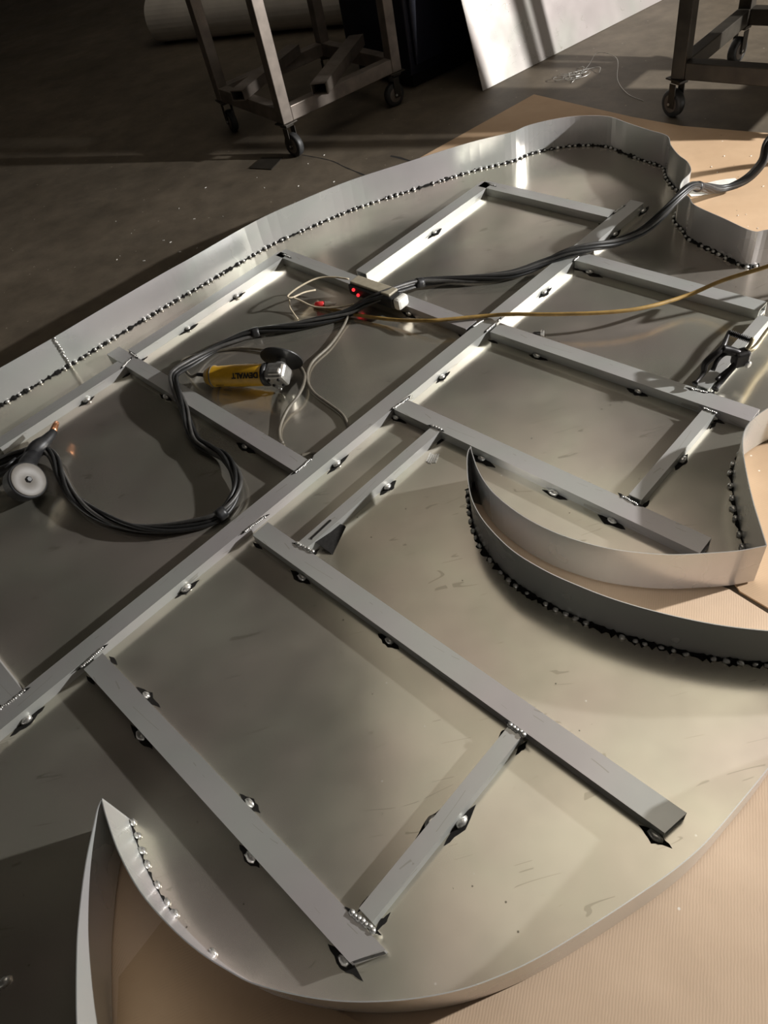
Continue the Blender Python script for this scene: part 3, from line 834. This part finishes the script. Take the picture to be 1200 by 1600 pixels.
ax = (s1 - s0); L = ax.length; SB = basis(s0, ax)
hel = [SB @ Vector((L * i / 120, 0.0065 * math.cos(i * 2 * math.pi / 9), 0.0065 * math.sin(i * 2 * math.pi / 9))) for i in range(121)]
tube('spring', hel, 0.0011, M_BLACKSTEEL, ec, 5)
tube('spring_rod', [s0, s1], 0.004, M_BLACKSTEEL, ec, 8)
tube('handle', catmull([(0.922, 1.222, 0.105), (0.914, 1.214, 0.096), (0.904, 1.210, 0.086)], 4), 0.0048, M_BRASS, ec, 8)
b = lathe_bm([(-0.012, 0.006), (-0.010, 0.009), (0.010, 0.009), (0.012, 0.006)], 8, basis((0.905, 1.2035, 0.052), (0.3, -1, 0)))
link('bolt_head', bm_mesh(b, 'bolt_head'), M_CAST, ec)
tube('lead', catmull([(0.9012, 1.2087, 0.078), (0.9289, 1.2171, 0.080), (0.9659, 1.2479, 0.076), (0.9981, 1.2743, 0.074), (1.107, 1.3547, 0.075), (1.25, 1.45, 0.04), (1.5, 1.42, 0.012)], 6), 0.0058, M_BRASS, ec, 8)

# ------------------------------------------------------------------ loose bolt
bo = thing('bolt', (0.535, 1.573, 0.0), 'small shiny loose bolt lying beside a cross tube', 'bolt')
BBm = basis((0.543, 1.5674, 0.0088), (-0.022, 0.015, -0.003))
b = lathe_bm([(-0.004, 0.008), (-0.003, 0.0088), (0.003, 0.0088), (0.004, 0.008)], 6, BBm)
link('head', bm_mesh(b, 'head'), M_BEAD, bo)
b = lathe_bm([(0.004, 0.004), (0.024, 0.004), (0.027, 0.003)], 10, BBm)
link('shank', bm_mesh(b, 'shank', True), M_BLACKSTEEL, bo)

# ------------------------------------------------------------------ carts
def caster(parent, p, ang, ztop):
    cz = FZ + 0.048
    Mx = Matrix.Translation((p[0], p[1], 0)) @ Matrix.Rotation(ang, 4, 'Z')
    YM = Mx @ Matrix.Translation((-0.018, 0, cz)) @ Matrix.Rotation(math.pi / 2, 4, 'Z')
    b = box_bm(0.075, 0.065, 0.005, (0, 0, ztop - 0.0026), 0.001)
    box_bm(0.044, 0.044, 0.014, (0, 0, ztop - 0.012), 0.004, b)
    for s in (-1, 1):
        box_bm(0.030, 0.003, ztop - 0.02 - cz + 0.012, (-0.009, s * 0.021, (ztop - 0.02 + cz - 0.012) / 2), 0, b)
    bmesh.ops.transform(b, matrix=Mx, verts=b.verts)
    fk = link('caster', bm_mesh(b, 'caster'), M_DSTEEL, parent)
    b = lathe_bm([(-0.015, 0.034), (-0.014, 0.045), (-0.009, 0.0478), (0.009, 0.0478), (0.014, 0.045), (0.015, 0.034)], 28, YM)
    link('wheel', bm_mesh(b, 'wheel', True), M_WHEEL, fk)
    b = lathe_bm([(-0.0165, 0.012), (-0.0162, 0.030), (0.0162, 0.030), (0.0165, 0.012)], 20, YM)
    link('hub', bm_mesh(b, 'hub'), M_STEEL, fk)
    b = lathe_bm([(-0.025, 0.005), (0.025, 0.005)], 8, YM)
    link('axle', bm_mesh(b, 'axle'), M_CAST, fk)

def cart(P1, u, lu, lv, mat, label, angs, top=1.3, rail_h=0.056):
    u = Vector(u).normalized(); vv = Vector((-u.y, u.x))
    P1 = Vector(P1)
    zb = FZ + 0.138
    c0 = P1 + u * lu / 2 + vv * lv / 2
    t = thing('rolling_cart', (c0.x, c0.y, FZ), label, 'cart')
    ps = 0.05
    for (a, bq) in ((0, 0), (1, 0), (0, 1), (1, 1)):
        q = P1 + u * (ps / 2 + a * (lu - ps)) + vv * (ps / 2 + bq * (lv - ps))
        b = box_bm(ps, ps, top - zb, (0, 0, (top + zb) / 2), 0.003)
        bmesh.ops.transform(b, matrix=basis((q.x, q.y, 0), (u.x, u.y, 0)), verts=b.verts)
        link('post', bm_mesh(b, 'post'), mat, t)
        caster(t, q, angs[a * 2 + bq], zb)
    for z in (zb + rail_h / 2, top - rail_h / 2):
        for s in (0, 1):
            q = P1 + u * lu / 2 + vv * (ps / 2 + s * (lv - ps))
            b = box_bm(lu - 2 * ps, ps * 0.96, rail_h, (0, 0, z), 0.003)
            bmesh.ops.transform(b, matrix=basis((q.x, q.y, 0), (u.x, u.y, 0)), verts=b.verts)
            link('rail', bm_mesh(b, 'rail'), mat, t)
            q = P1 + vv * lv / 2 + u * (ps / 2 + s * (lu - ps))
            b = box_bm(lv - 2 * ps, ps * 0.96, rail_h, (0, 0, z), 0.003)
            bmesh.ops.transform(b, matrix=basis((q.x, q.y, 0), (vv.x, vv.y, 0)), verts=b.verts)
            link('rail', bm_mesh(b, 'rail'), mat, t)
    return t, zb + rail_h, u, vv
cL, zsL, uL, vL = cart((0.011, 3.225), (0.891, 0.454), 0.64, 0.60, M_STEEL,
    'grey square tube cart holding two loose tubes, left of the leaning sheet', (2.2, 1.9, 0.4, 1.2))
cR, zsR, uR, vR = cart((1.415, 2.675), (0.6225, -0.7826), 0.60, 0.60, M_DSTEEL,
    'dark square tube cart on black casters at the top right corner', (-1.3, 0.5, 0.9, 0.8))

def loose_tube(a, b_, w, h, z, label):
    a = Vector(a); b_ = Vector(b_); d = b_ - a
    v, f = hollow_bar(d.length, w, h, 0.004)
    o = link('square_tube', mesh('square_tube', v, f), M_STEEL, None, basis((a.x, a.y, z), (d.x, d.y, 0)))
    return setp(o, label, 'tube', 'loose tubes on the grey cart')
loose_tube((-0.150, 3.475), (0.150, 3.915), 0.066, 0.042, zsL + 0.0005, 'open ended square tube on the grey cart, the one behind its front post')
loose_tube((0.190, 3.285), (0.440, 3.800), 0.070, 0.045, zsL + 0.0005, 'open ended square tube on the grey cart, nearer the leaning sheet')

# unseen upright sheets added on the dark cart to cast the long floor shadow
for k in range(2):
    p0 = Vector((1.415, 2.675)) + uR * (0.555 - 0.012 * k) + vR * 0.065
    b = box_bm(0.33, 0.004, 1.02, (0.165, 0, 0.51), 0.0)
    bmesh.ops.transform(b, matrix=basis((p0.x, p0.y, zsR + 0.001), (vR.x, vR.y, 0)), verts=b.verts)
    o = link('shadow_sheet', bm_mesh(b, 'shadow_sheet'), M_PANEL)
    setp(o, 'unseen upright sheet added on the dark cart for its shadow, %s one' % ('outer', 'inner')[k], 'metal sheet', 'shadow sheets added on the dark cart')

# ------------------------------------------------------------------ leaning sheet and the cabinet behind it
pd = Vector((0.893, 0.453, 0)).normalized(); pn = Vector((-pd.y, pd.x, 0))
lean = math.radians(16.5)
upv = Vector((0, 0, math.cos(lean))) + pn * math.sin(lean)
PB = Vector((0.915, 3.412, FZ + 0.0015))
nrm = pd.cross(upv).normalized()
PMx = Matrix(((pd.x, upv.x, nrm.x, PB.x), (pd.y, upv.y, nrm.y, PB.y), (pd.z, upv.z, nrm.z, PB.z), (0, 0, 0, 1)))
b = box_bm(1.55, 1.22, 0.004, (0.775, 0.61, -0.002), 0.0008)
bmesh.ops.transform(b, matrix=PMx, verts=b.verts)
o = link('leaning_sheet', bm_mesh(b, 'leaning_sheet'), M_PANEL)
setp(o, 'bright scratched metal sheet leaning back against the dark navy cabinet', 'metal sheet')
cb = PB + pd * -0.14 + pn * 0.325
cab = thing('cabinet', (cb.x + 0.4, cb.y + 0.4, FZ), 'dark navy metal cabinet behind the leaning metal sheet', 'cabinet')
CM = basis((cb.x, cb.y, FZ), (pd.x, pd.y, 0))
b = box_bm(1.2, 0.5, 0.94, (0.6, 0.25, 0.53), 0.006); bmesh.ops.transform(b, matrix=CM, verts=b.verts)
link('body', bm_mesh(b, 'body'), M_NAVY, cab)
b = box_bm(1.14, 0.44, 0.06, (0.6, 0.25, 0.03), 0.003); bmesh.ops.transform(b, matrix=CM, verts=b.verts)
link('plinth', bm_mesh(b, 'plinth'), M_BLACK, cab)
for k in range(2):
    b = box_bm(0.57, 0.016, 0.86, (0.31 + 0.58 * k, -0.009, 0.53), 0.004); bmesh.ops.transform(b, matrix=CM, verts=b.verts)
    d_ = link('door', bm_mesh(b, 'door'), M_NAVY, cab)

# ------------------------------------------------------------------ paper roll, plate, scraps
ra = Vector((-0.60, 5.68, FZ + 0.131)); rb = Vector((0.62, 4.94, FZ + 0.131))
pr_ = thing('paper_roll', ((ra.x + rb.x) / 2, (ra.y + rb.y) / 2, FZ), 'long roll of white paper on the floor behind the grey cart', 'paper roll')
RM = basis(ra, rb - ra)
LR = (rb - ra).length
b = lathe_bm([(0.0, 0.045), (0.0, 0.129), (LR, 0.129), (LR, 0.045)], 32, RM)
link('paper', bm_mesh(b, 'paper', False), M_PAPER, pr_)
b = lathe_bm([(-0.006, 0.036), (-0.006, 0.044), (LR + 0.006, 0.044), (LR + 0.006, 0.036)], 20, RM)
link('core', bm_mesh(b, 'core'), M_CARD, pr_)
uw = [(-0.95, -0.03), (-0.8, -0.008)]
v, f = [], []
for i in range(9):
    a = math.radians(-90 - 24 * i)
    for x in (0.25, LR - 0.25):
        v.append(RM @ Vector((x, math.cos(a) * 0.1305, math.sin(a) * 0.1305)))
for i in range(8): f.append((2 * i, 2 * i + 1, 2 * i + 3, 2 * i + 2))
link('loose_wrap', mesh('loose_wrap', v, f, True), M_PAPER, pr_)

pl = [(-0.1806, 3.2417), (-0.0895, 3.1679), (-0.0294, 3.2636), (-0.117, 3.3227)]
v, f = polygon_slab(pl, FZ + 0.0004, FZ + 0.004)
setp(link('flat_plate', mesh('flat_plate', v, f), M_DSTEEL), 'small dark flat plate on the concrete under the front caster', 'plate')

pz = FZ + 0.0048
b = box_bm(0.16, 0.065, 0.0012, (0, 0, 0.0006), 0)
bmesh.ops.subdivide_edges(b, edges=b.edges[:], cuts=4, use_grid_fill=True)
for vt in b.verts: vt.co.z += 0.006 * (0.5 + 0.5 * math.sin(vt.co.x * 30 + vt.co.y * 25))
bmesh.ops.transform(b, matrix=Matrix.Translation((1.300, 2.095, pz)) @ Matrix.Rotation(-0.15, 4, 'Z'), verts=b.verts)
setp(link('paper_scrap', bm_mesh(b, 'paper_scrap'), M_WHITE), 'crumpled white paper scrap on cardboard under the cable bundle', 'paper')

ws = thing('wire_scrap', (1.33, 3.28, FZ), 'tangle of thin bright wire on the floor below the leaning sheet', 'wire')
rw = random.Random(3)
for k in range(5):
    c = Vector((1.30 + rw.uniform(-.06, .06), 3.30 + rw.uniform(-.06, .06), FZ + 0.004))
    P = []
    a0 = rw.random() * 6; R0 = rw.uniform(0.02, 0.05)
    for i in range(7):
        a = a0 + i * rw.uniform(.6, 1.0)
        P.append(c + Vector((math.cos(a) * R0 * 1.6, math.sin(a) * R0, 0.010 * abs(math.sin(i * 1.3)))))
    tube('wire', catmull(P, 5), 0.0013, M_BEAD, ws, 5)
tube('wire', catmull([(1.26, 3.24, FZ + 0.002), (1.37, 3.33, FZ + 0.02), (1.45, 3.42, FZ + 0.03), (1.50, 3.33, FZ + 0.02), (1.42, 3.13, FZ + 0.008), (1.40, 2.98, FZ + 0.002), (1.42, 2.88, FZ + 0.0015)], 7), 0.0011, M_BEAD, ws, 5)

def chips(name, spots, label, mat, zfun, n, rect, size):
    rr = random.Random(len(label))
    b = bmesh.new()
    for k in range(n):
        x = rr.uniform(rect[0], rect[1]); y = rr.uniform(rect[2], rect[3])
        s = size * rr.uniform(.5, 1.3)
        m = Matrix.Translation((x, y, zfun + s * 0.25)) @ Matrix.Rotation(rr.random() * 6, 4, 'Z') @ Matrix.Rotation(rr.uniform(-.3, .3), 4, 'X') @ Matrix.Diagonal((s * 1.8, s * .6, s * .35, 1))
        bmesh.ops.create_cube(b, size=1.0, matrix=m)
    o = link(name, bm_mesh(b, name), mat)
    return setp(o, label, 'debris', None, 'stuff')
chips('metal_shavings', None, 'tiny bright metal shavings scattered on the concrete floor', M_WHITE, FZ, 26, (-0.9, 0.4, 2.6, 3.3), 0.004)
chips('cardboard_dust', None, 'tiny pale chips scattered on the far cardboard', M_WHITE, FZ + 0.0045, 24, (1.25, 1.6, 1.65, 2.3), 0.0028)
